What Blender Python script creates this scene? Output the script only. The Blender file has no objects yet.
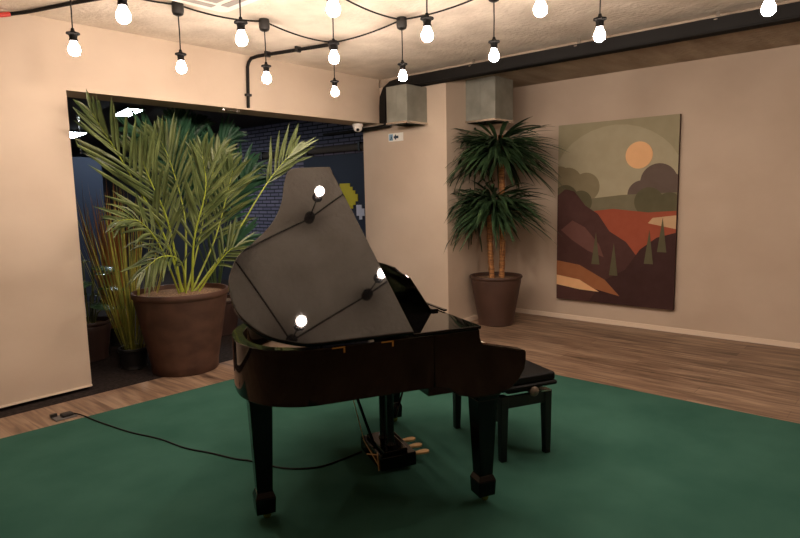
import bpy, bmesh, math, random
from mathutils import Vector, Matrix

random.seed(7)
C = bpy.context.scene.collection
S = bpy.context.scene
PI = math.pi

# ------------------------------------------------------------------ camera
cam_d = bpy.data.cameras.new('camera')
cam = bpy.data.objects.new('camera', cam_d)
C.objects.link(cam)
Rw = [[0.6600272762682251, -0.10669613864486346, 0.7436262021877821],
      [-0.7509425705651144, -0.06577599158234579, 0.6570835370365151],
      [-0.02119552535338997, -0.992113629041369, -0.123536621191283]]
m = Matrix.Identity(4)
for i in range(3):
    m[i][0] = Rw[i][0]; m[i][1] = -Rw[i][1]; m[i][2] = -Rw[i][2]
m[2][3] = 1.6
cam.matrix_world = m
cam_d.sensor_width = 36.0
cam_d.lens = 36.0 * 599.38 / 800.0
cam_d.clip_start = 0.02
S.camera = cam

# ------------------------------------------------------------------ world, exposure
w = bpy.data.worlds.new('world'); S.world = w
w.use_nodes = True
bg = w.node_tree.nodes['Background']
bg.inputs[0].default_value = (1.0, 0.82, 0.66, 1)
bg.inputs[1].default_value = 0.03
S.view_settings.view_transform = 'Standard'
S.view_settings.look = 'None'
S.view_settings.exposure = 2.34
S.view_settings.gamma = 1.0
S.view_settings.use_curve_mapping = False
BULB = 92.0
TUBE = 15.0
S.cycles.diffuse_bounces = 8

# ------------------------------------------------------------------ materials
def srgb(c):
    return tuple(((x / 255.0) / 12.92 if x / 255.0 <= .04045 else ((x / 255.0 + .055) / 1.055) ** 2.4) for x in c) + (1,)

def mat(name, col, rough=.6, metal=0.0, spec=.5, coat=0.0, ior=1.5):
    mt = bpy.data.materials.new(name); mt.use_nodes = True
    b = mt.node_tree.nodes['Principled BSDF']
    b.inputs['Base Color'].default_value = srgb(col)
    b.inputs['Roughness'].default_value = rough
    b.inputs['Metallic'].default_value = metal
    b.inputs['Specular IOR Level'].default_value = spec
    b.inputs['Coat Weight'].default_value = coat
    b.inputs['Coat Roughness'].default_value = .02
    b.inputs['IOR'].default_value = ior
    return mt

def nd(mt, t, **kw):
    n = mt.node_tree.nodes.new(t)
    for k, v in kw.items(): setattr(n, k, v)
    return n

def noisy(mt, c1, c2, scale=(5, 5, 5), detail=6, bump=0.0, bscale=None, lo=.35, hi=.65, bdist=.01):
    nt = mt.node_tree; L = nt.links
    b = nt.nodes['Principled BSDF']
    tc = nd(mt, 'ShaderNodeTexCoord'); mp = nd(mt, 'ShaderNodeMapping')
    mp.inputs['Scale'].default_value = scale
    L.new(tc.outputs['Object'], mp.inputs['Vector'])
    nz = nd(mt, 'ShaderNodeTexNoise'); nz.inputs['Scale'].default_value = 1.0; nz.inputs['Detail'].default_value = detail
    L.new(mp.outputs[0], nz.inputs['Vector'])
    r = nd(mt, 'ShaderNodeValToRGB')
    r.color_ramp.elements[0].position = lo; r.color_ramp.elements[0].color = srgb(c1)
    r.color_ramp.elements[1].position = hi; r.color_ramp.elements[1].color = srgb(c2)
    L.new(nz.outputs['Fac'], r.inputs[0]); L.new(r.outputs[0], b.inputs['Base Color'])
    if bump:
        n2 = nd(mt, 'ShaderNodeTexNoise'); n2.inputs['Scale'].default_value = bscale or 40; n2.inputs['Detail'].default_value = 8
        L.new(tc.outputs['Object'], n2.inputs['Vector'])
        bp = nd(mt, 'ShaderNodeBump'); bp.inputs['Strength'].default_value = bump; bp.inputs['Distance'].default_value = bdist
        L.new(n2.outputs['Fac'], bp.inputs['Height']); L.new(bp.outputs[0], b.inputs['Normal'])
    return mt

def emit(name, col, s):
    mt = bpy.data.materials.new(name); mt.use_nodes = True
    b = mt.node_tree.nodes['Principled BSDF']
    b.inputs['Base Color'].default_value = (.8, .8, .8, 1)
    b.inputs['Emission Color'].default_value = col
    b.inputs['Emission Strength'].default_value = s
    return mt

M = {}
M['wall'] = noisy(mat('plaster', (192, 172, 150), .75, spec=.25), (187, 169, 150), (197, 180, 161), (1.3, 1.3, 1.6), 5, .12, 14)
M['ceiling'] = noisy(mat('rough_concrete', (222, 208, 190), .9, spec=.15), (212, 199, 182), (240, 228, 212), (3, 3, 3), 9, .55, 26, .3, .7, .02)
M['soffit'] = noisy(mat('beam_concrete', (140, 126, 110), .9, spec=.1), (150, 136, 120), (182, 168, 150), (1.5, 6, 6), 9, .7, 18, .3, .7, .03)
M['carpet'] = noisy(mat('green_carpet', (52, 98, 82), .95, spec=.05), (45, 80, 69), (55, 91, 79), (2.2, 2.2, 2.2), 8, .25, 350, .3, .7, .004)
M['darkcarpet'] = noisy(mat('dark_carpet', (44, 38, 36), .95, spec=.05), (38, 33, 31), (54, 47, 45), (30, 30, 30), 6, .2, 200)
M['base'] = mat('white_paint', (225, 208, 188), .5)
M['black'] = mat('black_lacquer', (6, 5, 5), .03, spec=.28, ior=1.5)
M['case'] = mat('black_lacquer_case', (13, 8, 5), .05, spec=.32)
M['satin'] = mat('black_satin', (9, 8, 8), .35)
M['legblack'] = mat('black_leg_lacquer', (6, 5, 5), .14, spec=.3)
M['vinyl'] = mat('black_leather', (4, 4, 4), .5, spec=.2)
M['brass'] = mat('brass', (212, 170, 96), .25, 1.0)
M['chrome'] = mat('chrome', (210, 205, 198), .2, 1.0)
M['felt'] = mat('red_felt', (110, 20, 22), .9)
M['ivory'] = mat('ivory_white', (238, 230, 212), .3)
M['pedal'] = mat('pedal_brass', (214, 180, 128), .35, .6)
M['spruce'] = noisy(mat('spruce_wood', (190, 140, 80), .4), (170, 122, 66), (200, 152, 92), (3, 40, 3), 5)
M['gold'] = mat('iron_frame_paint', (92, 66, 36), .4, .5)
M['plastic'] = mat('black_plastic', (24, 22, 21), .5)
M['cable'] = mat('black_rubber', (12, 11, 10), .6, spec=.25)
M['red'] = mat('red_tape', (190, 50, 40), .5)
M['grey'] = mat('grey_plastic', (95, 92, 90), .5)
M['white'] = mat('white_plastic', (235, 230, 222), .4)
M['slot'] = mat('grey_slot', (150, 145, 138), .6)
M['zinc'] = noisy(mat('galvanised_steel', (140, 140, 130), .5, .35), (126, 127, 118), (146, 147, 137), (5, 5, 5), 6, .05, 20)
M['twine'] = mat('twine', (190, 160, 110), .8)
M['bulb'] = emit('lit_bulb', (1.0, .815, .69, 1), BULB)
M['neck'] = emit('lit_bulb_neck', (1.0, .80, .66, 1), BULB * .34)
M['tube'] = emit('lit_tube', (.80, .92, 1.0, 1), TUBE)
M['potbrown'] = noisy(mat('brown_terracotta', (104, 68, 48), .6), (66, 42, 31), (84, 57, 44), (6, 6, 9), 6, .06, 30)
M['potsmooth'] = noisy(mat('brown_planter', (98, 68, 52), .55), (66, 45, 36), (76, 53, 43), (4, 4, 4))
M['potdark'] = mat('dark_brown_planter', (58, 40, 35), .5)
M['potblack'] = mat('black_planter', (22, 20, 20), .5)
M['soil'] = noisy(mat('bark_chips', (90, 66, 45), .95), (62, 42, 28), (150, 120, 88), (60, 60, 60), 3, .6, 60)
M['palm'] = noisy(mat('palm_leaf', (70, 82, 46), .42), (50, 64, 31), (96, 106, 62), (4, 4, 4))
M['rachis'] = mat('palm_stalk', (138, 150, 48), .5)
M['palm2'] = noisy(mat('dark_palm_leaf', (44, 84, 58), .42), (34, 70, 48), (58, 100, 74), (4, 4, 4))
M['rachis2'] = mat('dark_palm_stalk', (72, 96, 50), .5)
M['drac'] = noisy(mat('dark_strap_leaf', (38, 60, 36), .42), (26, 46, 27), (56, 80, 50), (5, 5, 5))
M['trunk'] = noisy(mat('cane_trunk', (150, 100, 56), .75), (112, 70, 38), (178, 126, 74), (14, 14, 60), 6, .4, 70)
M['reed'] = noisy(mat('yellow_green_blade', (130, 134, 50), .6), (92, 104, 38), (168, 162, 66), (9, 9, 2))
M['rust'] = noisy(mat('rust_blade', (140, 84, 40), .7), (104, 58, 26), (176, 120, 56), (9, 9, 2))
M['rubber'] = mat('rubber_leaf', (62, 92, 62), .25)
M['stemgreen'] = mat('green_stem', (74, 82, 44), .6)
M['darkroom'] = mat('dark_wall_paint', (30, 31, 40), .8)
M['darkceil'] = mat('dark_ceiling_paint', (78, 71, 66), .9)
M['bluepart'] = mat('blue_panel_fabric', (36, 44, 62), .8)
M['navy'] = mat('navy_board', (20, 27, 50), .6)
M['yellow'] = mat('yellow_card', (206, 190, 30), .6)
M['palew'] = mat('pale_card', (200, 200, 215), .6)
M['exit'] = mat('sign_white', (228, 226, 218), .4)
M['signblue'] = mat('sign_dark_blue', (22, 44, 62), .4)
M['signpale'] = mat('sign_pale_blue', (140, 175, 200), .4)
M['socket'] = mat('black_socket', (10, 9, 9), .7, spec=.15)
M['lens'] = mat('dark_dome', (14, 14, 16), .1)

def wood_floor():
    mt = mat('grey_brown_planks', (120, 98, 78), .45, spec=.4)
    nt = mt.node_tree; L = nt.links; b = nt.nodes['Principled BSDF']
    tc = nd(mt, 'ShaderNodeTexCoord')
    mp = nd(mt, 'ShaderNodeMapping'); mp.inputs['Rotation'].default_value = (0, 0, PI / 2)
    L.new(tc.outputs['Object'], mp.inputs['Vector'])
    br = nd(mt, 'ShaderNodeTexBrick')
    br.inputs['Scale'].default_value = 1.0; br.inputs['Brick Width'].default_value = 1.3; br.inputs['Row Height'].default_value = .17
    br.inputs['Mortar Size'].default_value = .0025; br.inputs['Bias'].default_value = 0
    br.inputs['Color1'].default_value = (.25, .25, .25, 1); br.inputs['Color2'].default_value = (.75, .75, .75, 1); br.inputs['Mortar'].default_value = (0, 0, 0, 1)
    L.new(mp.outputs[0], br.inputs['Vector'])
    mp2 = nd(mt, 'ShaderNodeMapping'); mp2.inputs['Scale'].default_value = (15, 1.3, 1)
    L.new(tc.outputs['Object'], mp2.inputs['Vector'])
    nz = nd(mt, 'ShaderNodeTexNoise'); nz.inputs['Scale'].default_value = 1.4; nz.inputs['Detail'].default_value = 9; nz.inputs['Distortion'].default_value = .7
    L.new(mp2.outputs[0], nz.inputs['Vector'])
    mx = nd(mt, 'ShaderNodeMath', operation='MULTIPLY_ADD'); mx.inputs[1].default_value = .28
    L.new(br.outputs['Color'], mx.inputs[0]); L.new(nz.outputs['Fac'], mx.inputs[2])
    r = nd(mt, 'ShaderNodeValToRGB')
    r.color_ramp.elements[0].position = .38; r.color_ramp.elements[0].color = srgb((66, 51, 41))
    r.color_ramp.elements[1].position = .92; r.color_ramp.elements[1].color = srgb((164, 140, 116))
    e = r.color_ramp.elements.new(.62); e.color = srgb((122, 98, 79))
    L.new(mx.outputs[0], r.inputs[0]); L.new(r.outputs[0], b.inputs['Base Color'])
    return mt
M['planks'] = wood_floor()

def brick_wall():
    mt = mat('dark_painted_brick', (70, 68, 88), .7)
    nt = mt.node_tree; L = nt.links; b = nt.nodes['Principled BSDF']
    tc = nd(mt, 'ShaderNodeTexCoord'); sx = nd(mt, 'ShaderNodeSeparateXYZ'); cx = nd(mt, 'ShaderNodeCombineXYZ')
    L.new(tc.outputs['Object'], sx.inputs[0]); L.new(sx.outputs['Y'], cx.inputs['X']); L.new(sx.outputs['Z'], cx.inputs['Y'])
    br = nd(mt, 'ShaderNodeTexBrick'); br.inputs['Scale'].default_value = 1.0
    br.inputs['Brick Width'].default_value = .24; br.inputs['Row Height'].default_value = .062; br.inputs['Mortar Size'].default_value = .011
    br.inputs['Color1'].default_value = srgb((104, 98, 122)); br.inputs['Color2'].default_value = srgb((128, 120, 142)); br.inputs['Mortar'].default_value = srgb((34, 32, 44))
    L.new(cx.outputs[0], br.inputs['Vector']); L.new(br.outputs['Color'], b.inputs['Base Color'])
    bp = nd(mt, 'ShaderNodeBump'); bp.inputs['Strength'].default_value = .6; bp.inputs['Distance'].default_value = .02; bp.invert = True
    L.new(br.outputs['Fac'], bp.inputs['Height']); L.new(bp.outputs[0], b.inputs['Normal'])
    return mt
M['brick'] = brick_wall()

# ------------------------------------------------------------------ mesh builder
class MB:
    def __init__(self): self.v = []; self.f = []; self.m = []
    def add(self, vs, fs, mi=0):
        o = len(self.v); self.v += [Vector(p) for p in vs]
        for f in fs: self.f.append([i + o for i in f]); self.m.append(mi)
    def box(self, lo, hi, mi=0, fr=None):
        x0, y0, z0 = lo; x1, y1, z1 = hi
        vs = [Vector(p) for p in ((x0,y0,z0),(x1,y0,z0),(x1,y1,z0),(x0,y1,z0),(x0,y0,z1),(x1,y0,z1),(x1,y1,z1),(x0,y1,z1))]
        if fr: vs = [fr @ p for p in vs]
        self.add(vs, [(0,3,2,1),(4,5,6,7),(0,1,5,4),(1,2,6,5),(2,3,7,6),(3,0,4,7)], mi)
        return self
    def taper(self, c0, s0, c1, s1, mi=0):
        vs = []
        for c, s in ((c0, s0), (c1, s1)):
            for a, b in ((-1,-1),(1,-1),(1,1),(-1,1)): vs.append((c[0]+a*s[0], c[1]+b*s[1], c[2]))
        self.add(vs, [(0,3,2,1),(4,5,6,7),(0,1,5,4),(1,2,6,5),(2,3,7,6),(3,0,4,7)], mi)
        return self
    def prism(self, poly, d0, d1, fn, mi=0):
        """poly in 2D, extruded from d0 to d1; fn(a, b, d) -> point"""
        n = len(poly)
        vs = [fn(a, b, d0) for a, b in poly] + [fn(a, b, d1) for a, b in poly]
        fs = [tuple(range(n - 1, -1, -1)), tuple(range(n, 2 * n))]
        for i in range(n):
            j = (i + 1) % n; fs.append((i, j, j + n, i + n))
        self.add(vs, fs, mi)
        return self
    def tube(self, pts, r, seg=8, mi=0, cap=True):
        pts = [Vector(p) for p in pts]; n = len(pts)
        rs = r if isinstance(r, (list, tuple)) else [r] * n
        vs = []; up = None
        for i, p in enumerate(pts):
            t = (pts[min(i+1, n-1)] - pts[max(i-1, 0)]).normalized()
            if up is None:
                up = Vector((0,0,1)) if abs(t.z) < .9 else Vector((1,0,0))
            s = t.cross(up).normalized(); up = s.cross(t).normalized()
            for k in range(seg):
                a = 2*PI*k/seg
                vs.append(p + (s*math.cos(a) + up*math.sin(a)) * rs[i])
        fs = []
        for i in range(n-1):
            for k in range(seg):
                k2 = (k+1) % seg
                fs.append((i*seg+k, i*seg+k2, (i+1)*seg+k2, (i+1)*seg+k))
        if cap:
            fs.append(tuple(range(seg-1, -1, -1))); fs.append(tuple(range((n-1)*seg, n*seg)))
        self.add(vs, fs, mi)
        return self
    def lathe(self, prof, c=(0,0,0), seg=32, mi=0):
        vs = []; n = len(prof)
        for r, z in prof:
            for k in range(seg):
                a = 2*PI*k/seg; vs.append((c[0]+r*math.cos(a), c[1]+r*math.sin(a), c[2]+z))
        fs = []
        for i in range(n-1):
            for k in range(seg):
                k2 = (k+1) % seg
                fs.append((i*seg+k, i*seg+k2, (i+1)*seg+k2, (i+1)*seg+k))
        if prof[0][0] > 1e-6: fs.append(tuple(range(seg-1, -1, -1)))
        if prof[-1][0] > 1e-6: fs.append(tuple(range((n-1)*seg, n*seg)))
        self.add(vs, fs, mi)
        return self
    def leaf(self, base, d, side, length, width, droop=.0, fold=.25, segs=5, mi=0, tipw=.0, lim=None, belly=.45):
        d = Vector(d).normalized(); side = Vector(side); side = (side - d * side.dot(d)).normalized()
        nn = side.cross(d); vs = []
        for i in range(segs + 1):
            s = i / segs
            p = Vector(base) + d * (length * s) + Vector((0, 0, -droop * length * s * s))
            if s < belly: wd = width * (.35 + .65 * math.sin(PI / 2 * s / belly))
            else: wd = width * max(tipw, math.cos(PI / 2 * ((s - belly) / (1 - belly))) ** .8 if s < 1 else 0.02)
            for q in (p - side * wd * .5 + nn * wd * fold, p, p + side * wd * .5 + nn * wd * fold):
                if lim: q = lim(q)
                vs.append(q)
        fs = []
        for i in range(segs):
            a = i * 3
            fs += [(a, a+1, a+4, a+3), (a+1, a+2, a+5, a+4)]
        self.add(vs, fs, mi)
        return self
    def build(self, name, mats, parent=None, smooth=False, bevel=0.0, origin=None, bseg=2):
        me = bpy.data.meshes.new(name)
        o0 = Vector(origin) if origin is not None else Vector((0, 0, 0))
        me.from_pydata([p - o0 for p in self.v], [], self.f)
        if not isinstance(mats, (list, tuple)): mats = [mats]
        for q in mats: me.materials.append(q)
        for p, mi in zip(me.polygons, self.m):
            p.material_index = mi; p.use_smooth = smooth
        bm = bmesh.new(); bm.from_mesh(me); bmesh.ops.recalc_face_normals(bm, faces=bm.faces); bm.to_mesh(me); bm.free()
        me.update()
        o = bpy.data.objects.new(name, me); C.objects.link(o)
        if parent is not None: o.parent = parent
        if origin is not None and parent is None: o.location = o0
        if bevel:
            b = o.modifiers.new('bevel', 'BEVEL'); b.width = bevel; b.segments = bseg; b.limit_method = 'ANGLE'; b.angle_limit = math.radians(35)
        if smooth:
            try:
                me.set_sharp_from_angle(angle=math.radians(40))
            except Exception: pass
        return o

def tag(o, label, cat, group=None, kind=None):
    o['label'] = label; o['category'] = cat
    if group: o['group'] = group
    if kind: o['kind'] = kind
    return o

def empty(name, loc, label, cat, group=None, rz=0.0):
    o = bpy.data.objects.new(name, None); C.objects.link(o)
    o.empty_display_size = .1
    o.location = loc; o.rotation_euler = (0, 0, rz)
    return tag(o, label, cat, group)

def struct(name, mb, mt, **k):
    o = mb.build(name, mt, **k); o['kind'] = 'structure'; return o

def sub(o, name, mb, mt, **k):
    return mb.build(name, mt, parent=o, **k)

def catmull(pts, n=8):
    P = [Vector(p) for p in pts]; out = []
    Q = [P[0] * 2 - P[1]] + P + [P[-1] * 2 - P[-2]]
    for i in range(1, len(Q) - 2):
        for k in range(n):
            t = k / n
            out.append(.5 * ((2*Q[i]) + (Q[i+1]-Q[i-1])*t + (2*Q[i-1]-5*Q[i]+4*Q[i+1]-Q[i+2])*t*t + (3*Q[i]-Q[i-1]-3*Q[i+1]+Q[i+2])*t**3))
    out.append(P[-1]); return out

# ------------------------------------------------------------------ room shell
CZ = 3.03          # ceiling
SZ = 2.93          # underside of the concrete beam along the picture wall
YA = 5.29; YT = 5.63   # opening wall, its back face
XP = 5.67; YJ = 4.25; XB = 6.95
struct('floor', MB().box((-3, -4, -.08), (XB + .1, 5.12, 0)), M['planks'])
struct('floor_back', MB().box((-3, 5.12, -.08), (XB + .1, 15.5, .0)), M['darkcarpet'])
struct('ceiling', MB().box((-3, -4, CZ), (XB + .1, YT, CZ + .1)), M['ceiling'])
struct('trim_1', MB().box((XP + .02, -4, SZ), (XB, YJ, CZ)).box((XP + .02, YJ, SZ), (XP + .6, YA, CZ)), M['soffit'])
struct('wall_left', MB().box((-3, YA, .03), (1.97, YT, CZ)), M['wall'])
struct('wall_header', MB().box((1.97, YA, 2.49), (XP, YT, CZ)), M['wall'])
struct('wall_right', MB().box((XB, -4, 0), (XB + .1, YJ, SZ)), M['wall'])
struct('wall_corner', MB().box((XP, YJ, 0), (XB + .1, 5.6, SZ)), M['wall'])
struct('wall_front', MB().box((-3, -4.1, 0), (XB + .1, -4, CZ)), M['wall'])
struct('wall_side', MB().box((-3.1, -4, 0), (-3, YT, CZ)), M['wall'])
struct('baseboard_right', MB().box((XB - .014, -4, 0), (XB, YJ - .014, .055)), M['base'])
struct('baseboard_corner', MB().box((XP, YJ - .014, 0), (XB, YJ, .055)), M['base'])
struct('baseboard_left', MB().box((-3, YA - .012, .03), (1.97, YA, .045)), M['base'])
# dark room beyond the opening
struct('ceiling_back', MB().box((-3, YT, 2.86), (XB + .1, 15.5, 2.95)), M['darkceil'])
struct('wall_brick', MB().box((6.5, 5.6, 0), (6.6, 9.7, 2.86)), M['brick'])
struct('wall_back', MB().box((-3, 15.4, 0), (XB + .1, 15.5, 2.86)), M['darkroom'])
struct('wall_back_left', MB().box((-3.1, YT, 0), (-3, 15.4, 2.86)), M['darkroom'])
struct('wall_back_right', MB().box((6.5, 9.7, 0), (6.6, 15.4, 2.86)), M['darkroom'])

# rug
rug = MB().prism([(.56, 4.68), (1.11, 4.645), (2.867, 4.534), (4.715, 4.42), (4.695, 2.385), (4.673, .561), (4.67, .12), (.5, .16)], .001, .009,
                 lambda a, b, d: Vector((a, b, d))).build('carpet', M['carpet'])
tag(rug, 'large plain green carpet lying under the grand piano and bench', 'carpet')

# ------------------------------------------------------------------ picture on the right wall (plain generic landscape)
def picture():
    cols = [(74, 52, 47), (150, 143, 116), (164, 156, 130), (128, 118, 92), (112, 106, 84), (96, 82, 74), (150, 76, 54), (190, 158, 122),
            (74, 48, 44), (60, 38, 36), (104, 70, 64), (150, 96, 62), (226, 178, 130), (88, 84, 62)]
    mats = [noisy(mat('picture_paint', c, .75, spec=.2), c, tuple(min(255, q + 5) for q in c), (8, 8, 8)) for c in cols]
    t = empty('picture', (XB - .003, 2.765, .26), 'tall unframed canvas with rounded hills and pale disc on right wall', 'picture')
    # local coordinates: a across (0 left .. 1.4 right in the photo), b up
    W, H = 1.4, 2.13
    def P(a, b, d): return Vector((-.045 - d, .7 - a, b))
    mb = MB(); mb.prism([(0,0),(W,0),(W,H),(0,H)], -.045, 0, P, 0)
    lay = [0]
    def shape(poly, mi):
        # clip to the canvas
        poly = [(min(max(a, .0), W), min(max(b, .0), H)) for a, b in poly]
        out = []
        for q in poly:
            if not out or (abs(q[0]-out[-1][0]) + abs(q[1]-out[-1][1])) > 1e-4: out.append(q)
        lay[0] += 1
        mb.prism(out, 0, .0006 * lay[0], P, mi)
    def circ(x, y, rx, ry=None, n=36, a0=0, a1=2*PI):
        ry = ry or rx
        return [(x + rx*math.cos(a0+(a1-a0)*i/n), y + ry*math.sin(a0+(a1-a0)*i/n)) for i in range(n + (a1-a0 < 6))]
    shape([(0,0),(W,0),(W,H),(0,H)], 1)
    shape(circ(.7, 1.3, .82, .78), 2)                      # pale dome of sky
    for x, y, r in ((.12,1.42,.2),(.36,1.38,.17),(.02,1.5,.14)): shape(circ(x, y, r), 3)
    for x, y, r in ((1.2,1.42,.2),(1.36,1.34,.16),(1.02,1.28,.16)): shape(circ(x, y, r), 5)
    shape([(0,1.28),(.4,1.24),(.8,1.28),(W,1.3),(W,.9),(0,.9)], 4)
    for x, y, r in ((.1,1.25,.16),(.3,1.2,.14),(1.1,1.2,.16),(1.32,1.16,.14)): shape(circ(x, y, r), 13)
    shape([(0,1.12),(.3,1.08),(.7,1.12),(1.1,1.08),(W,1.1),(W,.5),(0,.5)], 6)
    shape([(0,.98),(.25,1.0),(.45,.94),(.25,.9),(.4,.84),(0,.8)], 7)
    shape([(W,1.05),(1.15,1.02),(1.1,.96),(W,.9)], 7)
    shape(circ(.98, 1.72, .15), 12)                        # pale disc low in the sky
    # dark slopes: a long ridge falling from the left, a second one rising to the right
    shape([(0,0),(0,1.28),(.10,1.36),(.22,1.33),(.36,1.16),(.52,1.06),(.66,.86),(.86,.74),(1.05,.5),(1.2,.28),(1.3,0)], 8)
    shape([(.42,0),(.62,.28),(.86,.42),(1.02,.66),(1.2,.8),(W,.86),(W,0)], 9)
    shape([(.05,.86),(.2,.98),(.36,.9),(.54,.7),(.6,.55),(.4,.62),(.2,.74)], 10)
    shape([(0,.48),(.3,.44),(.62,.28),(.8,.1),(.5,.16),(0,.26)], 11)
    shape([(0,.3),(.3,.26),(.55,.13),(.3,.14),(0,.18)], 12)
    for x, h in ((.5,.62),(.72,.5),(1.12,.66),(1.26,.8)):
        shape([(x-.05,h-.16),(x,h+.22),(x+.05,h-.16)], 13)
    sub(t, 'canvas', mb, mats)
picture()

# ------------------------------------------------------------------ festoon pendants
LEN = .435
BPOS = {  # (x, y) of every pendant and its label
 (1.627, 4.18): 'pendant bulb farthest left, hanging before the wall left of the opening',
 (1.53, 3.26): 'pendant bulb at top edge left, between leftmost bulb and ceiling vent unit',
 (2.395, 4.235): 'pendant bulb hanging just behind the white ceiling vent unit, above the palm',
 (2.243, 3.238): 'pendant bulb just right of the white ceiling vent unit',
 (3.096, 4.147): 'pendant bulb on long cord beside the conduit bend, lower right of the vent unit',
 (2.232, 2.396): 'pendant bulb at top centre of photo with its socket cut off',
 (2.998, 3.228): 'middle pendant bulb of the column of three, directly over the piano lid',
 (3.96, 4.267): 'lowest pendant bulb of the column of three, against the header wall',
 (3.862, 3.337): 'pendant bulb before the first duct, under its black cable box',
 (2.998, 2.385): 'pendant bulb hanging between the two ducts, high near the top edge',
 (3.786, 2.407): 'pendant bulb hanging just in front of the cable tray above the corner palm',
 (3.02, 1.63): 'pendant bulb cut by top edge, above the left side of the picture',
 (3.786, 1.63): 'pendant bulb hanging before the cable tray above the picture',
 (3.917, .733): 'pendant bulb farthest right, at the top right corner',
}
BPOS.update({  # extra unseen bulbs, added to spread light over carpet and right wall
 (1.53, 2.40): 'added fill bulb, unseen above the top edge, over the power cord',
 (3.90, -.05): 'added fill bulb, unseen beyond the right edge, nearest the picture',
 (3.90, -.85): 'added fill bulb, unseen beyond the right edge, second from the picture',
})
proto = None
def pendant_proto(x, y, label):
    t = empty('pendant_lamp', (x, y, CZ), label, 'lamp', 'festoon pendant bulbs')
    sub(t, 'cable_box', MB().lathe([(.0,-.001),(.040,-.001),(.043,-.012),(.043,-.066),(.037,-.086),(.02,-.096),(0,-.096)], seg=20), M['plastic'], smooth=True)
    sub(t, 'cord', MB().tube([(0,0,-.09),(.002,0,-.22),(.0,.001,-.36)], .0045, 8), M['cable'], smooth=True)
    sub(t, 'socket', MB().lathe([(0,-.335),(.009,-.335),(.013,-.352),(.022,-.357),(.041,-.363),(.042,-.371),(.026,-.379),(.023,-.396),(.028,-.415),(.0,-.415)], seg=20), M['socket'], smooth=True)
    b = sub(t, 'bulb', MB().lathe([(0,-.414),(.017,-.415),(.019,-.422),(.027,-.438),(.034,-.454),(.036,-.466)], seg=24, mi=1).lathe([(.036,-.466),(.034,-.482),(.026,-.495),(.013,-.503),(0,-.505)], seg=24), [M['bulb'], M['neck']], smooth=True)
    return t
def copy_thing(o):
    c = o.copy(); C.objects.link(c)
    for ch in o.children:
        d = ch.copy(); C.objects.link(d); d.parent = c
        for g in ch.children:
            e = g.copy(); C.objects.link(e); e.parent = d
    return c
for (x, y), lb in BPOS.items():
    if proto is None: proto = pendant_proto(x, y, lb)
    else:
        c = copy_thing(proto); c.location = (x, y, CZ); c['label'] = lb

# the cable that joins the pendants, sagging a little under the ceiling
def sag(a, b, s=.03, z=CZ - .016, n=10):
    return [Vector((a[0]+(b[0]-a[0])*i/n, a[1]+(b[1]-a[1])*i/n, z - s*4*(i/n)*(1-i/n))) for i in range(n+1)]
K = list(BPOS.keys())
links = [(0,2),(2,4),(4,7),(1,3),(3,6),(6,8),(5,9),(9,10),(11,12),(7,8),(3,5),(8,10),(10,12),(12,13),(1,14),(14,5),(13,15),(15,16)]
fc = MB()
for a, b in links:
    fc.tube(sag(K[a], K[b], .022 if a % 2 else .03), .0068, 8)
o = fc.build('festoon_cable', M['cable'], smooth=True, origin=(3.0, 3.2, CZ))
tag(o, 'black cable strung under ceiling joining all the pendant bulb boxes', 'cable')

# conduit: along the ceiling from a cable box to the header, then down it
cn = MB().tube([(3.96, 4.267, CZ-.03), (3.9, 4.5, CZ-.03), (3.74, 5.15, CZ-.03), (3.725, 5.23, CZ-.04), (3.715, 5.262, CZ-.075), (3.705, 5.27, CZ-.12), (3.69, 5.27, 2.505)], .017, 10)
t = tag(cn.build('conduit', M['cable'], smooth=True, origin=(3.705, 5.27, 2.6)), 'black conduit bending from ceiling down the header above the opening', 'conduit')
for lo, hi in (((3.83, 4.648, CZ-.052), (3.89, 4.672, CZ)), ((3.74, 5.008, CZ-.052), (3.80, 5.032, CZ)), ((3.665, 5.25, 2.62), (3.725, 5.29, 2.644))):
    sub(t, 'clamp', MB().box(Vector(lo) - Vector(t.location), Vector(hi) - Vector(t.location)), M['plastic'])
# small chrome fitting under the header
f = MB().tube([(3.46, 5.36, 2.478), (3.62, 5.36, 2.478)], .011, 10).box((3.44, 5.345, 2.47), (3.47, 5.375, 2.49)).box((3.60, 5.345, 2.47), (3.63, 5.375, 2.49))
tag(f.build('door_fitting', M['chrome'], origin=(3.53, 5.36, 2.49)), 'small chrome rod fitting under header at the foot of the conduit', 'fitting')

# cable with red tape in the top left corner
t = tag(MB().tube(catmull([(.9, 5.265, 2.96), (1.4, 5.262, 2.965), (1.56, 5.262, 2.985), (1.63, 5.255, 3.005), (1.72, 5.1, 3.012), (1.9, 4.6, 3.014), (2.2, 3.9, 3.014)], 6), .014, 8).build('ceiling_cable', M['cable'], smooth=True), 'black cable with red taped section in the top left corner', 'cable')
sub(t, 'red_sleeve', MB().tube([(1.535, 5.262, 2.979), (1.57, 5.262, 2.987), (1.61, 5.258, 2.999)], .0175, 8), M['red'], smooth=True)

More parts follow.
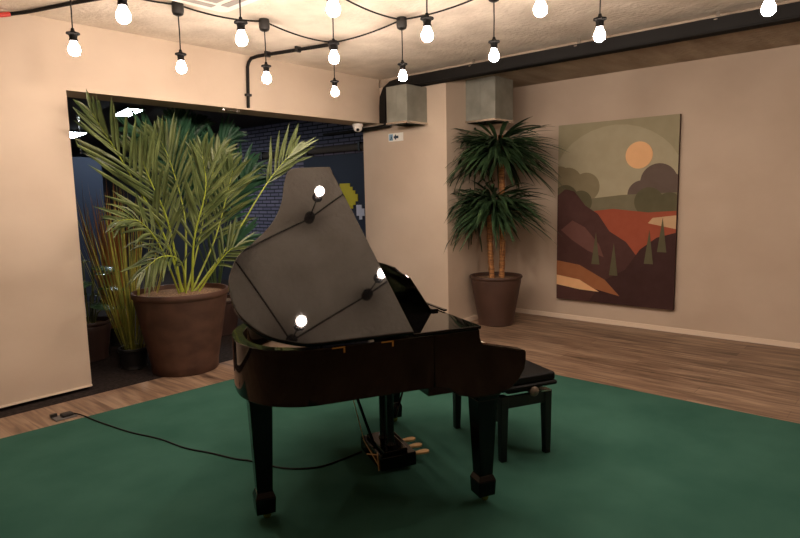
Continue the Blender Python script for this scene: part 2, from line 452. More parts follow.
# ------------------------------------------------------------------ ceiling cassette unit
t = empty('ceiling_vent_unit', (2.29, 3.66, CZ), 'white square air conditioning cassette on ceiling, at top left', 'air conditioner')
cs = MB().prism([(-.32,-.36),(.32,-.36),(.36,-.32),(.36,.32),(.32,.36),(-.32,.36),(-.36,.32),(-.36,-.32)], -.075, -.04, lambda a, b, d: Vector((a, b, d)))
sub(t, 'panel', cs, M['white'], bevel=.012)
sub(t, 'housing', MB().box((-.31, -.31, -.04), (.31, .31, 0)), M['white'])
sub(t, 'grille', MB().box((-.17, -.17, -.082), (.17, .17, -.075)), M['slot'])
for k, (dx, dy) in enumerate(((0,1),(0,-1),(1,0),(-1,0))):
    a = .255
    lo = (dx*a - (.20 if dy else .03), dy*a - (.20 if dx else .03), -.079); hi = (dx*a + (.20 if dy else .03), dy*a + (.20 if dx else .03), -.0751)
    sub(t, 'louvre', MB().box(lo, hi), M['slot'])

# ------------------------------------------------------------------ cable tray, ducts, sign, camera
t = empty('cable_tray', (XP - .11, 3.0, SZ), 'black cable tray running under ceiling beam and bending down before first duct', 'cable tray')
def off(mb): mb.v = [q - Vector((XP - .11, 3.0, SZ)) for q in mb.v]; return mb
x0, x1 = XP - .17, XP - .03
path = [(-3.9, 2.915), (4.82, 2.915), (4.95, 2.90), (5.04, 2.85), (5.085, 2.77), (5.095, 2.66), (5.095, 2.47)]
nrm = []
tr = MB(); hw = .05
L, Rr = [], []
for i, p in enumerate(path):
    a = Vector(path[max(i-1, 0)]); b = Vector(path[min(i+1, len(path)-1)]); d = (b - a).normalized(); n2 = Vector((-d.y, d.x))
    L.append(Vector(p) + n2*hw); Rr.append(Vector(p) - n2*hw)
vs = []
for l, r in zip(L, Rr):
    vs += [(x0, l.x, l.y), (x1, l.x, l.y), (x1, r.x, r.y), (x0, r.x, r.y)]
fs = []
for i in range(len(path)-1):
    for k in range(4): fs.append((i*4+k, i*4+(k+1)%4, i*4+4+(k+1)%4, i*4+4+k))
fs += [(3,2,1,0), tuple(range(len(vs)-4, len(vs)))]
tr.add(vs, fs)
sub(t, 'tray', off(tr), M['cable'])
for k in range(4):
    xx = x0 + .02 + k*.033
    pts = [(xx, y, z - .052) for y, z in [(-3.9, 2.915), (4.80, 2.915)]] + [(xx, 4.92, 2.845), (xx, 4.99, 2.80), (xx, 5.02, 2.74), (xx, 5.03, 2.64), (xx, 5.03, 2.47), (xx, 5.10, 2.44), (xx, 5.3, 2.43), (xx, 5.75, 2.42), (xx, 6.2, 2.42)]
    sub(t, 'cable', off(MB().tube(pts, .016, 8)), M['cable'], smooth=True)
    sub(t, 'cable_clip', off(MB().box((xx-.012, 5.0, 2.455), (xx+.012, 5.016, 2.485))), M['chrome'])
for y in (-2.2, -1.0, .2, 1.4, 2.6, 3.8):
    sub(t, 'hanger', off(MB().box((XP-.10, y-.012, 2.948), (XP-.085, y+.012, CZ)).box((x0-.004, y-.014, 2.946), (x1, y+.014, 2.953))), M['chrome'])

def duct(name, lo, hi, label, group):
    t = empty('ventilation_duct', ((lo[0]+hi[0])/2, (lo[1]+hi[1])/2, lo[2]), label, 'duct', group)
    o = Vector(t.location)
    a = Vector(lo) - o; b = Vector(hi) - o; th = .012
    mb = MB()
    mb.box((a.x, a.y, a.z), (a.x+th, b.y, b.z)); mb.box((b.x-th, a.y, a.z), (b.x, b.y, b.z))
    mb.box((a.x+th, a.y, a.z), (b.x-th, a.y+th, b.z)); mb.box((a.x+th, b.y-th, a.z), (b.x-th, b.y, b.z))
    sub(t, 'duct_body', mb, M['zinc'], bevel=.003)
    fl = MB(); e = .014
    fl.box((a.x-e, a.y-e, a.z-.01), (a.x+th, b.y+e*0, a.z+.012)).box((b.x-th, a.y-e, a.z-.01), (b.x, b.y, a.z+.012))
    fl.box((a.x+th, a.y-e, a.z-.01), (b.x-th, a.y+th, a.z+.012)).box((a.x+th, b.y-th, a.z-.01), (b.x-th, b.y, a.z+.012))
    sub(t, 'flange', fl, M['chrome'])
    sub(t, 'grille', MB().box((a.x+th, a.y+th, a.z+.10), (b.x-th, b.y-th, a.z+.11)), M['slot'])
    sub(t, 'seam', MB().box((a.x-.004, (a.y+b.y)/2-.004, a.z+.02), (a.x, (a.y+b.y)/2+.004, b.z-.01)), M['zinc'])
duct('a', (5.30, 4.53, 2.42), (XP, 4.84, 2.838), 'galvanised square duct on wall panel, left one beside cable tray bend', 'galvanised ducts')
duct('b', (6.06, 3.84, 2.44), (6.46, YJ, SZ), 'galvanised square duct in the corner, right one above the potted palm', 'galvanised ducts')

t = empty('exit_sign', (XP, 5.03, 2.255), 'small white escape sign with arrow on wall panel under left duct', 'sign')
sub(t, 'plate', MB().box((-.006, -.12, 0), (0, .12, .10)), M['exit'])
sub(t, 'door_symbol', MB().box((-.008, .045, .012), (-.006, .11, .09)), M['signpale'])
sub(t, 'running_figure', MB().box((-.0095, .062, .035), (-.008, .08, .062)).box((-.0095, .066, .066), (-.008, .078, .078)).box((-.0095, .08, .018), (-.008, .094, .036)).box((-.0095, .054, .016), (-.008, .066, .036)), M['signblue'])
sub(t, 'arrow', MB().prism([(.035,.05),(-.005,.088),(-.005,.066),(-.045,.066),(-.045,.034),(-.005,.034),(-.005,.012)], -.008, -.006, lambda a, b, d: Vector((d, a, b))), M['signblue'])

t = empty('security_camera', (5.435, 5.46, 2.49), 'white dome security camera under header at right end of opening', 'camera')
sub(t, 'mount', MB().lathe([(0,0),(.065,0),(.065,-.03),(.06,-.04),(0,-.04)], seg=28), M['white'], smooth=True)
sub(t, 'dome', MB().lathe([(.058,-.04),(.057,-.06),(.048,-.08),(.03,-.096),(0,-.103)], seg=28), M['white'], smooth=True)
ln = MB().lathe([(0,.0),(.022,.0),(.02,.012),(0,.016)], seg=20)
dv = Vector((-.6, -.62, -.5)).normalized(); q = Vector((0,0,1)).rotation_difference(dv)
ln.v = [q @ p + Vector((0,0,-.052)) + dv*.044 for p in ln.v]
sub(t, 'lens', ln, M['lens'], smooth=True)

# ------------------------------------------------------------------ dark room beyond
t = empty('wall_pipe', (6.44, 7.6, 2.32), 'dark pipe and bracket running along the brick wall in back room', 'pipe')
sub(t, 'pipe', MB().tube([(0,-1.95,0),(0,1.7,0)], .055, 12), M['darkceil'], smooth=True)
for y in (-1.2, 0, 1.2): sub(t, 'bracket', MB().box((-.065, y-.02, -.065), (.06, y+.02, .065)), M['plastic'])
b = MB().box((6.465, 5.64, .05), (6.494, 7.78, 2.22)).build('navy_board', M['navy'], origin=(6.5, 6.7, .05)); tag(b, 'tall navy blue board on brick wall behind the piano lid', 'board')
# pixel-like cards on the board
def pix(name, rows, y0, z0, s, mt, label):
    mb = MB()
    for j, (a, b) in enumerate(rows): mb.box((6.45, y0 + a*s, z0 + j*s), (6.462, y0 + b*s, z0 + (j+1)*s))
    o = mb.build(name, mt, origin=(6.47, y0, z0)); tag(o, label, 'wall decoration')
pix('pixel_shape', [(2,6),(1,7),(0,8),(0,8),(1,8),(2,8),(3,7)], 6.53, 1.40, .055, M['yellow'], 'yellow stepped pixel shape on navy board beside the piano lid')
pix('pixel_shape', [(1,2),(0,3),(0,3),(1,3)], 6.395, 1.235, .055, M['palew'], 'small pale stepped pixel shape on navy board by wall edge')

def tube_light(a, b, wd, label):
    a = Vector(a); b = Vector(b); d = (b-a).normalized(); s = Vector((-d.y, d.x, 0)); mid = (a+b)/2; ln = (b-a).length
    t = empty('ceiling_light', (mid.x, mid.y, 2.86), label, 'light', 'lit ceiling panels in back room')
    fr = Matrix((( d.x, s.x, 0), (d.y, s.y, 0), (0, 0, 1)))
    sub(t, 'frame', MB().box((-ln/2-.03, -wd/2-.03, -.035), (ln/2+.03, wd/2+.03, 0), fr=fr), M['plastic'])
    sub(t, 'diffuser', MB().box((-ln/2, -wd/2, -.042), (ln/2, wd/2, -.035), fr=fr), M['tube'])
tube_light((3.92, 8.2, 2.86), (4.06, 8.95, 2.86), .20, 'lit ceiling strip right of the frond tip, in dark back room')
tube_light((4.45, 11.6, 2.86), (4.6, 12.6, 2.86), .3, 'lit ceiling strip nearest the left edge of the opening, in back room')
t = empty('partition_panel', (3.6, 9.55, 0), 'dark blue partition panel standing in back room behind palm', 'partition')
sub(t, 'panel', MB().box((-.55, -.03, .08), (.36, .03, 2.25)), M['bluepart'], bevel=.01)
sub(t, 'foot', MB().box((-.5, -.2, 0), (-.44, .2, .08)), M['plastic']); sub(t, 'foot', MB().box((.25, -.2, 0), (.31, .2, .08)), M['plastic'])
t = empty('hanging_chain', (3.55, 9.2, 2.86), 'chrome chain hanging above the dark blue partition panel', 'chain')
ch = MB()
for k in range(13): ch.lathe([(0,-.02),(.017,-.012),(.017,.012),(0,.02)], (0,0,-.03-k*.045), 8)
sub(t, 'chain_links', ch, M['chrome'])
t = empty('pale_box', (2.36, 7.3, 0), 'pale box on dark floor behind the broad-leaved pot plant', 'box')  # plain box for an unidentified pale area
sub(t, 'body', MB().box((-.3,-.2,0),(.3,.2,.5)), M['palew'], bevel=.01); sub(t, 'lid', MB().box((-.31,-.21,.5),(.31,.21,.54)), M['palew'], bevel=.008)

# ------------------------------------------------------------------ grand piano
O0 = Vector((2.425, 1.57, 0.0)); RZ = math.radians(-26); PW = 1.60; RT = .945
piano = empty('grand_piano', O0, 'glossy black baby grand piano with raised lid on green carpet', 'piano', rz=RZ)
# outline (u along the piano, tail negative; v across)
curve = [(-.575,PW),(-.63,1.577),(-.672,1.53),(-.705,1.45),(-.735,1.352),(-.781,1.179),(-.868,.972),(-.981,.807),(-1.057,.724),(-1.108,.643),(-1.150,.526),(-1.163,.421),(-1.159,.291),(-1.133,.199),(-1.085,.113),(-1.02,.054),(-.93,.012),(-.86,.0)]
cv = [(p.x, p.y) for p in catmull([(a, b, 0) for a, b in curve], 5)]
def inset(poly, d):
    out = []; n = len(poly)
    for i in range(n):
        a = Vector(poly[max(i-1,0)]); b = Vector(poly[min(i+1,n-1)]); t = (b-a).normalized()
        nrm = Vector((-t.y, t.x))   # left of travel: travel goes treble -> tail -> bass, inside is to the left
        out.append((poly[i][0] + nrm.x*d, poly[i][1] + nrm.y*d))
    return out
rim_out = [(-.30, PW)] + cv + [(-.30, 0.0)]
rim_in = inset(rim_out, .055); 
n = len(rim_out)
rb = .69
mb = MB()
vs = []
for (a, b), (c, d) in zip(rim_out, rim_in): vs += [(a, b, rb), (a, b, RT), (c, d, RT), (c, d, rb)]
fs = []
for i in range(n-1):
    for k in range(4): fs.append((i*4+k, i*4+(k+1)%4, i*4+4+(k+1)%4, i*4+4+k))
fs += [(0,1,2,3), tuple(range(4*n-1, 4*n-5, -1))]
mb.add(vs, fs)
sub(piano, 'rim', mb, M['case'], smooth=True, bevel=.004)
# cheeks (arms) beside the keyboard
prof = [(-.30,.69),(-.30,RT),(-.055,RT),(-.052,.905),(-.046,.885),(-.03,.868),(0,.859),(.207,.81),(.213,.80),(.213,.762),(.205,.715),(.165,.655),(.12,.622),(.06,.606),(-.08,.606),(-.165,.628),(-.20,.65),(-.225,.672)]
for v0 in (0, PW-.07):
    sub(piano, 'arm', MB().prism(prof, v0, v0+.07, lambda a, b, d: Vector((a, d, b))), M['case'], bevel=.005)
sub(piano, 'keybed', MB().box((-.30,.07,.625),(.16,PW-.07,.675)), M['legblack'])
sub(piano, 'underframe', MB().box((-.94,.16,.675),(-.86,.8,.74)).box((-.62,.06,.675),(-.55,PW-.06,.74)).box((-.9,.06,.735),(-.3,PW-.3,.755)), M['legblack'])
sub(piano, 'key_slip', MB().box((.055,.07,.675),(.085,PW-.07,.805)), M['case'], bevel=.004)
sub(piano, 'fallboard', MB().prism([(-.125,.80),(-.11,.80),(-.085,.90),(-.075,.945),(-.10,.945)], .071, PW-.071, lambda a, b, d: Vector((a, d, b))), M['black'])
kb = sub(piano, 'keyboard', MB().box((-.12,.08,.675),(.05,PW-.08,.78)), M['legblack'])
kw = (PW - .17) / 52
wk = None; bk = None
for k in range(52):
    y = .085 + k*kw
    if wk is None:
        wk = MB().box((-.118,.0005,.781),(.052,kw-.001,.838)).build('white_key', M['ivory'], parent=kb, bevel=.001)
        q = wk
    else:
        q = wk.copy(); C.objects.link(q); q.parent = kb
    q.location = (0, y, 0)
pat = [1,0,1,1,0,1,1]      # bass end on A
for k in range(51):
    if pat[k % 7]:
        if bk is None:
            bk = MB().prism([(-.117,.839),(-.02,.839),(-.027,.85),(-.117,.85)], -.005, .005, lambda a, b, d: Vector((a, d, b))).build('black_key', M['satin'], parent=kb)
            q = bk
        else:
            q = bk.copy(); C.objects.link(q); q.parent = kb
        q.location = (0, .085 + (k+1)*kw, 0)
# inside: soundboard and iron frame
sub(piano, 'soundboard', MB().prism(inset(rim_out, .05), .76, .775, lambda a, b, d: Vector((a, b, d))), M['spruce'])
sub(piano, 'iron_frame', MB().prism(inset(rim_out, .10), .80, .83, lambda a, b, d: Vector((a, b, d))), M['gold'])
# fixed front top, main lid
sub(piano, 'front_top', MB().prism([(-.404,.0),(-.045,.0),(-.045,PW),(-.404,PW)], RT+.001, RT+.017, lambda a, b, d: Vector((a, b, d))), M['black'], bevel=.004)
TL = math.radians(29.3)
lcv = [(-.556,1.671),(-.62,1.65),(-.657,1.601),(-.690,1.51),(-.723,1.403),(-.771,1.222),(-.865,1.004),(-.986,.832),(-1.061,.746),(-1.113,.662),(-1.157,.541),(-1.172,.432),(-1.168,.298),(-1.142,.204),(-1.092,.115),(-1.03,.06),(-.932,.012),(-.86,.0)]
lidc = [(-.404,0),(-.352,1.68)] + [(p.x, p.y) for p in catmull([(a, b, 0) for a, b in lcv], 5)] 
lid = sub(piano, 'lid', MB().prism(lidc, 0, .022, lambda a, b, d: Vector((a, b*math.cos(TL) - d*math.sin(TL), RT + .008 + b*math.sin(TL) + d*math.cos(TL)))), M['black'], bevel=.007, bseg=4)
hx = [(-.765, 0), (-.535, 0)]
for a, _ in hx[:2]:
    h = MB().box((a-.03,-.004,RT-.008),(a+.03,.003,RT-.002)).box((a+.022,-.004,RT-.03),(a+.03,.003,RT-.004))
    sub(piano, 'hinge', h, M['brass'])
sub(piano, 'lid_prop', MB().tube([(-.45, PW-.09, RT-.02), (-.50, PW*math.cos(TL)-.12, RT+(PW-.12)*math.sin(TL)-.01)], .010, 8), M['legblack'])
# music desk on the front top, leaning to the tail
MD = math.radians(57)
def md(a, b, d): return Vector((-.10 - b*math.cos(MD) - d*math.sin(MD), a, RT + .018 + b*math.sin(MD) + d*-.0))
desk = [(.43,0),(.43,.235),(.455,.25),(.51,.248),(.545,.262),(.575,.285),(.70,.292),(.80,.292),(.925,.285),(.955,.262),(.99,.248),(1.045,.25),(1.07,.235),(1.07,0)]
d = sub(piano, 'music_desk', MB().prism(desk, 0, .014, md), M['black'], bevel=.003)
sub(d, 'desk_ledge', MB().box((-.10,.43,RT+.018),(-.065,1.07,RT+.030)), M['black'])
sub(d, 'desk_strip', MB().box((-.045,.40,RT+.017),(-.025,.66,RT+.028)), M['black'], bevel=.003)
# legs
def piano_leg(u0, v0, ztop):
    top = .70 if False else ztop
    mb = MB()
    mb.taper((u0,v0,top-.03),(.068,.068),(u0,v0,top),(.068,.068))
    mb.taper((u0,v0,top-.055),(.058,.058),(u0,v0,top-.03),(.062,.062))
    mb.taper((u0,v0,.165),(.038,.038),(u0,v0,top-.055),(.055,.055))
    mb.taper((u0,v0,.135),(.05,.05),(u0,v0,.165),(.038,.038))
    mb.taper((u0,v0,.055),(.046,.046),(u0,v0,.135),(.05,.05))
    lg = sub(piano, 'leg', mb, M['legblack'], bevel=.003)
    c = MB().lathe([(0,-.011),(.017,-.011),(.02,-.006),(.02,.006),(.017,.011),(0,.011)], seg=20)
    c.v = [Vector((p.x, p.z, p.y)) + Vector((u0+.01, v0, .0305)) for p in c.v]
    c.tube([(u0-.006,v0,.056),(u0-.006,v0,.036)], .012, 10).box((u0-.006, v0-.017, .027), (u0+.014, v0-.012, .05)).box((u0-.006, v0+.012, .027), (u0+.014, v0+.017, .05))
    sub(lg, 'caster', c, M['brass'])
piano_leg(.012, .09, .625); piano_leg(.0, 1.30, .625); piano_leg(-1.057, .395, .69)
# pedal lyre
ly = sub(piano, 'pedal_lyre', MB().box((-.37,.57,.035),(-.15,.93,.115)).box((-.34,.60,.115),(-.19,.90,.135)), M['legblack'], bevel=.006)
for v0 in (.69, .81): sub(ly, 'post', MB().tube([(-.262,v0,.13),(-.262,v0,.16),(-.262,v0,.63),(-.262,v0,.66)], [.032,.022,.022,.03], 14), M['legblack'], smooth=True)
sub(ly, 'head_block', MB().box((-.32,.62,.645),(-.20,.88,.69)), M['legblack'], bevel=.004)
sub(ly, 'clip', MB().box((-.25,.655,.615),(-.225,.68,.645)), M['brass'])
for v0 in (.65, .75, .85):
    pd = MB().prism([(-.16,-.013),(-.12,-.013),(-.085,-.022),(-.06,-.024),(-.04,-.018),(-.03,0),(-.04,.018),(-.06,.024),(-.085,.022),(-.12,.013),(-.16,.013)], .06, .074, lambda a, b, d, v0=v0: Vector((a, v0+b, d)))
    sub(ly, 'pedal', pd, M['pedal'], bevel=.004)
sub(ly, 'brace', MB().tube([(-.345,.76,.13),(-.52,.80,.70)], .009, 8), M['legblack'])
sub(ly, 'brace', MB().tube([(-.23,.68,.30),(-.08,.76,.63)], .006, 8), M['legblack'])
tw = MB()
for a, b in (((-.40,.62,.118),(-.372,.80,.05)), ((-.375,.60,.06),(-.372,.86,.118)), ((-.374,.60,.03),(-.374,.62,.13))): tw.tube([(-.3735, a[1], a[2]), (-.3735, b[1], b[2])], .0035, 6)
tw.tube([(-.372,.86,.118),(-.48,.90,.64)], .0028, 6)
sub(ly, 'twine', tw, M['twine'])

# ------------------------------------------------------------------ bench
bench = empty('piano_bench', O0 + Matrix.Rotation(RZ, 3, 'Z') @ Vector((.51, .73, 0)), 'black adjustable piano bench with padded seat, beside the keyboard', 'bench', rz=RZ)
hu, hv = .168, .30
for a in (-1, 1):
    for b in (-1, 1):
        sub(bench, 'leg', MB().taper((a*(hu-.012),b*(hv-.012),.009),(.019,.019),(a*(hu-.015),b*(hv-.015),.41),(.026,.026)), M['satin'], bevel=.003)
sub(bench, 'apron', MB().box((-hu+.01,-hv-.005,.335),(hu-.01,-hv+.02,.405)).box((-hu+.01,hv-.02,.335),(hu-.01,hv+.005,.405)).box((-hu-.005,-hv+.02,.335),(-hu+.02,hv-.02,.405)).box((hu-.02,-hv+.02,.335),(hu+.005,hv-.02,.405)), M['satin'], bevel=.002)
sub(bench, 'lift_frame', MB().box((-.10,-.26,.405),(.10,.26,.445)), M['satin'])
sub(bench, 'seat', MB().box((-.20,-.34,.447),(.20,.34,.475)).box((-.19,-.33,.475),(.19,.33,.525)), M['vinyl'], bevel=.015, bseg=4)
kn = MB().lathe([(0,0),(.026,0),(.03,.01),(.03,.022),(.02,.032),(0,.034)], seg=24)
kn.v = [Vector((p.x, -.262 - .06 - p.z, p.y)) + Vector((.03, 0, .428)) for p in kn.v]
kn.tube([(.03,-.262,.428),(.03,-.325,.428)], .008, 10)
sub(bench, 'knob', kn, mat('knob_grey', (120, 108, 96), .3, .5), smooth=True)
sub(bench, 'plate', MB().box((.10,-.312,.405),(.17,-.26,.413)), M['chrome'])

# ------------------------------------------------------------------ floor socket and cable
t = empty('floor_socket', (1.56, 4.75, 0), 'grey floor socket on planks at the carpet edge, left side', 'socket')
sub(t, 'plate', MB().box((-.08,-.055,0),(.07,.055,.012)), M['grey'], bevel=.004)
sub(t, 'plug', MB().box((-.03,-.045,.012),(.05,.02,.036)), M['plastic'], bevel=.008)
sub(t, 'flap', MB().box((-.085,.03,.012),(-.04,.055,.035)), M['plastic'])
pts = [(1.60,4.725,.028),(1.63,4.70,.018),(1.65,4.614,.0145),(1.67,4.399,.0145),(1.723,4.039,.0145),(1.796,3.758,.0145),(1.828,3.491,.0145),(1.889,3.295,.0145),(1.939,3.096,.0145),(1.981,3.0,.0145),(2.027,2.814,.0145),(2.086,2.7,.0145),(2.196,2.604,.0145),(2.34,2.575,.0145),(2.50,2.56,.0145)]
c = MB().tube(catmull(pts, 5), .0055, 8).build('power_cord', M['cable'], smooth=True)
tag(c, 'thin black cord snaking over green carpet from floor socket to piano', 'cord')

# ------------------------------------------------------------------ plants
def pot(root, r0, r1, h, mt, lip=.03, soil=True, rim=True):
    t = .02
    prof = [(0,0),(r0,0),(r0+.01,.01)] + [(r0 + (r1-r0)*k/8, h*k/8) for k in range(1, 8)]
    if rim: prof += [(r1-.012,h-lip-.01),(r1,h-lip),(r1+.005,h-lip*.5),(r1,h)]
    else: prof += [(r1, h)]
    prof += [(r1-t,h),(r1-t-.005,h-.06),(0,h-.06)]
    p = sub(root, 'pot', MB().lathe(prof, seg=48), mt, smooth=True)
    if soil: sub(root, 'soil', MB().lathe([(0,h-.03),(r1*.5,h-.032),(r1-t-.004,h-.045),(r1-t-.004,h-.059),(0,h-.059)], seg=32), M['soil'])

def frond(root, pts, n, leng, wid, start, mats, normal, droop=.12, ang=38, rr=.012, seed=0, lim=None):
    rnd = random.Random(seed)
    o = Vector(root.location)
    P = [p - o for p in catmull(pts, 8)]
    N = len(P)
    st = MB().tube(P, [rr*(1-.8*i/(N-1)) for i in range(N)], 6)
    mb = MB()
    for k in range(n):
        s = start + (1-start)*(k/(n-1))
        x = s*(N-1); i = min(int(x), N-2); f = x-i
        p = P[i].lerp(P[i+1], f); t = (P[min(i+1,N-1)] - P[max(i-1,0)]).normalized()
        nrm = Vector(normal); nrm = (nrm - t*nrm.dot(t)).normalized(); sd = t.cross(nrm)
        q = (s-start)/(1-start)
        ln = leng*(.55+.45*math.sin(PI*min(1, .15+q*.95)))*(1-.35*max(0, q-.8)/.2)
        for sg in (-1, 1):
            a = math.radians(ang*(1-.5*q) + rnd.uniform(-8, 8))
            d = t*math.cos(a) + sd*sg*math.sin(a) + nrm*rnd.uniform(-.08, .36)
            L = lambda v: v
            if lim: L = lambda v: lim(v + o) - o
            mb.leaf(p, d, t.cross(d).cross(d) + nrm*.0 + t*.6*sg, ln*rnd.uniform(.85, 1.12), wid*rnd.uniform(.8, 1.1), droop*rnd.uniform(.3, 1.8), .32, 5, 0, lim=L if lim else None)
    f = sub(root, 'frond', mb, mats[0])
    sub(f, 'stalk', st, mats[1], smooth=True)

def lim_open(v):
    v = v.copy()
    if v.y > 5.1 and v.z > 2.45: v.z = 2.45
    edge = 1.985 * v.y / 5.29          # stay within the opening
    v.x = max(v.x, edge + .02)
    return v
big = empty('potted_palm', (2.80, 5.22, 0), 'tall green palm in the large brown pot standing in the wall opening', 'plant')
pot(big, .29, .43, .76, M['potbrown'], .05)
B0 = (2.84, 5.24, .70)
cn_ = (-.35, -.9, .1)
frond(big, [B0,(2.66,5.20,1.28),(2.34,5.16,1.89),(2.09,5.12,2.30)], 17, .56, .036, .26, (M['palm'], M['rachis']), cn_, .05, 34, .013, 1, lim_open)
frond(big, [(2.90,5.2,.70),(2.90,5.1,1.22),(2.99,5.0,1.68),(2.95,4.95,2.02)], 16, .52, .035, .28, (M['palm'], M['rachis']), cn_, .06, 32, .013, 2, lim_open)
frond(big, [(2.92,5.22,.70),(3.30,5.1,1.19),(3.65,4.95,1.75),(3.93,4.85,2.08)], 9, .42, .036, .66, (M['palm'], M['rachis']), cn_, .0, 30, .013, 3)
frond(big, [(2.93,5.27,.70),(3.22,5.28,1.19),(3.37,5.25,1.63),(3.43,5.2,1.9)], 15, .48, .034, .34, (M['palm'], M['rachis']), cn_, .12, 40, .011, 4, lim_open)
frond(big, [(2.78,5.2,.70),(2.55,5.05,1.18),(2.33,4.95,1.42),(2.12,4.9,1.44)], 13, .40, .032, .3, (M['palm'], M['rachis']), (-.3,-.7,.6), .25, 40, .010, 5)
frond(big, [(2.93,5.16,.70),(3.08,5.0,1.0),(3.18,4.9,1.13),(3.26,4.85,1.10)], 12, .36, .032, .3, (M['palm'], M['rachis']), (-.2,-.7,.7), .3, 42, .010, 6)
frond(big, [(2.88,5.3,.70),(3.0,5.42,1.39),(2.94,5.5,1.92),(2.83,5.52,2.22)], 16, .48, .036, .34, (M['palm'], M['rachis']), cn_, .1, 38, .012, 7, lim_open)
frond(big, [(2.82,5.24,.70),(2.70,5.17,1.37),(2.54,5.14,1.77),(2.44,5.1,2.02)], 15, .5, .034, .3, (M['palm'], M['rachis']), cn_, .06, 34, .012, 8, lim_open)
frond(big, [(2.82,5.16,.70),(2.70,5.0,1.04),(2.45,4.85,1.12),(2.25,4.8,1.02)], 12, .34, .03, .3, (M['palm'], M['rachis']), (-.2,-.7,.7), .35, 42, .010, 9)
frond(big, [(2.9,5.3,.70),(3.14,5.4,1.24),(3.34,5.5,1.75),(3.50,5.52,2.1)], 16, .48, .036, .34, (M['palm'], M['rachis']), cn_, .12, 40, .011, 10, lim_open)

pl2 = empty('potted_palm', (3.83, 6.3, 0), 'dark green palm in a dark pot behind the big palm, in back room', 'plant')
pot(pl2, .2, .29, .42, M['potdark'])
for i, (pp, L, nn) in enumerate([
    ([(3.83,6.3,.38),(3.71,6.25,1.41),(3.48,6.2,2.1),(3.38,6.15,2.5)], .42, 18),
    ([(3.83,6.3,.38),(3.58,6.25,1.42),(3.2,6.2,2.12),(2.82,6.1,2.32)], .45, 20),
    ([(3.83,6.3,.38),(3.83,6.3,1.41),(3.92,6.3,2.1),(4.13,6.25,2.34)], .45, 18),
    ([(3.83,6.3,.38),(3.92,6.2,1.17),(4.1,6.1,1.69),(4.25,6.05,1.83)], .42, 18),
    ([(3.83,6.3,.38),(3.78,6.4,1.52),(3.7,6.45,2.2),(3.87,6.5,2.5)], .42, 18),
    ([(3.83,6.3,.38),(3.85,6.1,.95),(3.95,6.0,1.1),(4.08,5.95,1.02)], .38, 16),
    ([(3.83,6.3,.38),(3.60,6.4,1.3),(3.35,6.5,2.0),(3.3,6.5,2.35)], .45, 18),
    ([(3.83,6.3,.38),(4.0,6.35,1.2),(4.25,6.4,1.85),(4.45,6.35,2.0)], .45, 18)]):
    frond(pl2, pp, nn, L, .05, .42, (M['palm2'], M['rachis2']), (-.4,-.8,.45), .14, 44, .010, 20+i, lambda v: Vector((v.x, v.y, min(v.z, 2.8))))

def blades(root, n, r, hmin, hmax, spread, mt, seed, wd=.014, lean=(0,0)):
    rnd = random.Random(seed); mb = MB()
    for k in range(n):
        a = rnd.uniform(0, 2*PI); rr = r*math.sqrt(rnd.random()); h = rnd.uniform(hmin, hmax)
        b = Vector((rr*math.cos(a), rr*math.sin(a), .17))
        d = Vector((spread*math.cos(a)*rr/r*1.2 + rnd.uniform(-.05,.05) + lean[0], spread*math.sin(a)*rr/r*1.2 + rnd.uniform(-.05,.05) + lean[1], 1))
        mb.leaf(b, d, (math.sin(a), -math.cos(a), 0), h, wd*rnd.uniform(.7,1.3), rnd.uniform(-.02,.06), .2, 6, belly=.3, lim=lambda v: Vector((max(v.x, -.33), v.y, v.z)))
    return mb
gr = empty('potted_grass', (2.51, 5.66, 0), 'tall yellow green grass plant in small black pot left of big pot', 'plant')
pot(gr, .11, .135, .2, M['potblack'])
sub(gr, 'blades', blades(gr, 64, .10, 1.0, 1.75, .26, M['reed'], 3, .014), M['reed'])
rs = empty('potted_grass', (2.62, 6.35, 0), 'dried rust coloured grass behind the yellow green grass', 'plant')
pot(rs, .11, .14, .2, M['potblack'])
sub(rs, 'blades', blades(rs, 60, .11, 1.2, 1.75, .16, M['rust'], 9, .022), M['rust'])

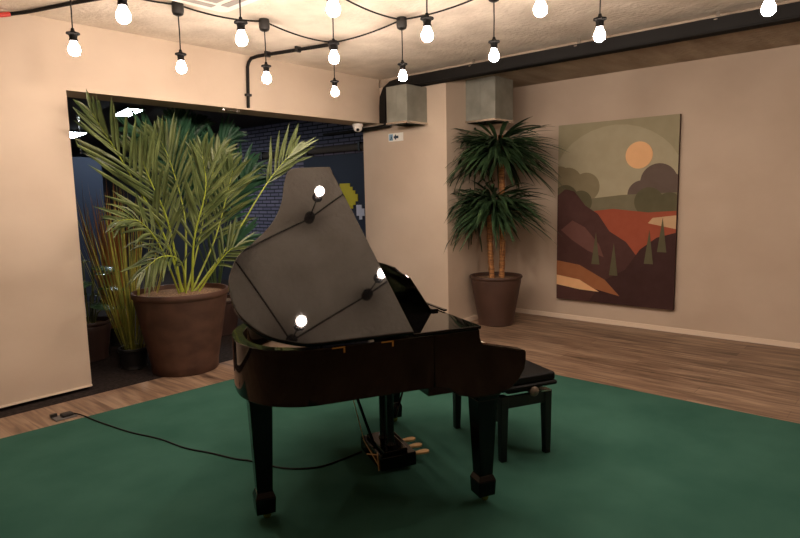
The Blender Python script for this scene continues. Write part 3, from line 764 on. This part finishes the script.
rp = empty('rubber_plant', (2.56, 6.3, 0), 'low broad leaved plant in brown pot by left wall edge', 'plant')
rp.location = (2.38, 6.33, 0); rs.location = (2.86, 6.75, 0)
pot(rp, .15, .215, .40, M['potdark'])
rnd = random.Random(5)
for k in range(13):
    a = k*2.4; h = .40 + .045*k; rr = .26*(1-.03*k)
    st = Vector((.05*math.cos(a), .05*math.sin(a), .35)); tip = Vector((rr*.55*math.cos(a), rr*.55*math.sin(a), h+.1))
    lf = sub(rp, 'leaf', MB().leaf(tip, (math.cos(a), math.sin(a), .25), (-math.sin(a), math.cos(a), .1), .30, .19, .40, .12, 6), M['rubber'], smooth=True)
    sub(lf, 'stem', MB().tube([st, (st+tip)/2 + Vector((0,0,.04)), tip], .007, 6), M['stemgreen'])

# two-tier palm in the corner
dp = empty('potted_palm', (6.20, 3.92, 0), 'two tiered dark green palm in brown pot standing in the room corner', 'plant')
pot(dp, .205, .315, .60, M['potsmooth'], rim=True)
def lim_corner(v):
    v = v.copy(); v.y = min(v.y, YJ - .012 - random.random()*.015); v.x = min(v.x, XB - .02)
    return v
def trunk(pts):
    P = catmull(pts, 14); r = [.034*(1 + .10*math.sin(i*2.1)) for i in range(len(P))]
    return MB().tube(P, r, 10)
def crown(cx, cy, cz, n, leng, seed):
    rnd = random.Random(seed); mb = MB(); o = Vector((6.20, 3.92, 0)); c = Vector((cx, cy, cz))
    for k in range(n):
        a = rnd.uniform(0, 2*PI); el = rnd.uniform(-.35, .62)
        d = Vector((math.cos(a)*math.cos(el), math.sin(a)*math.cos(el), math.sin(el)))
        b = c + Vector((rnd.uniform(-.03,.03), rnd.uniform(-.03,.03), rnd.uniform(-.14,.06))) + d*rnd.uniform(.0,.20)
        mb.leaf(b, d, (-math.sin(a), math.cos(a), rnd.uniform(-.4,.4)), leng*rnd.uniform(.75,1.1), rnd.uniform(.040,.058), rnd.uniform(.2,.55), .15, 6, belly=.35, lim=lambda v: lim_corner(v + o) - o)
    return mb
t1 = sub(dp, 'trunk', trunk([(.05,-.05,.55),(.06,-.06,1.2),(.05,-.05,1.8),(.04,-.04,2.27)]), M['trunk'], smooth=True)
t2 = sub(dp, 'trunk', trunk([(-.04,.03,.55),(-.05,.05,1.0),(-.05,.06,1.52)]), M['trunk'], smooth=True)
sub(dp, 'crown', crown(.02, -.02, 2.15, 300, .62, 31), M['drac'])
sub(dp, 'crown', crown(-.05, .0, 1.50, 280, .60, 32), M['drac'])
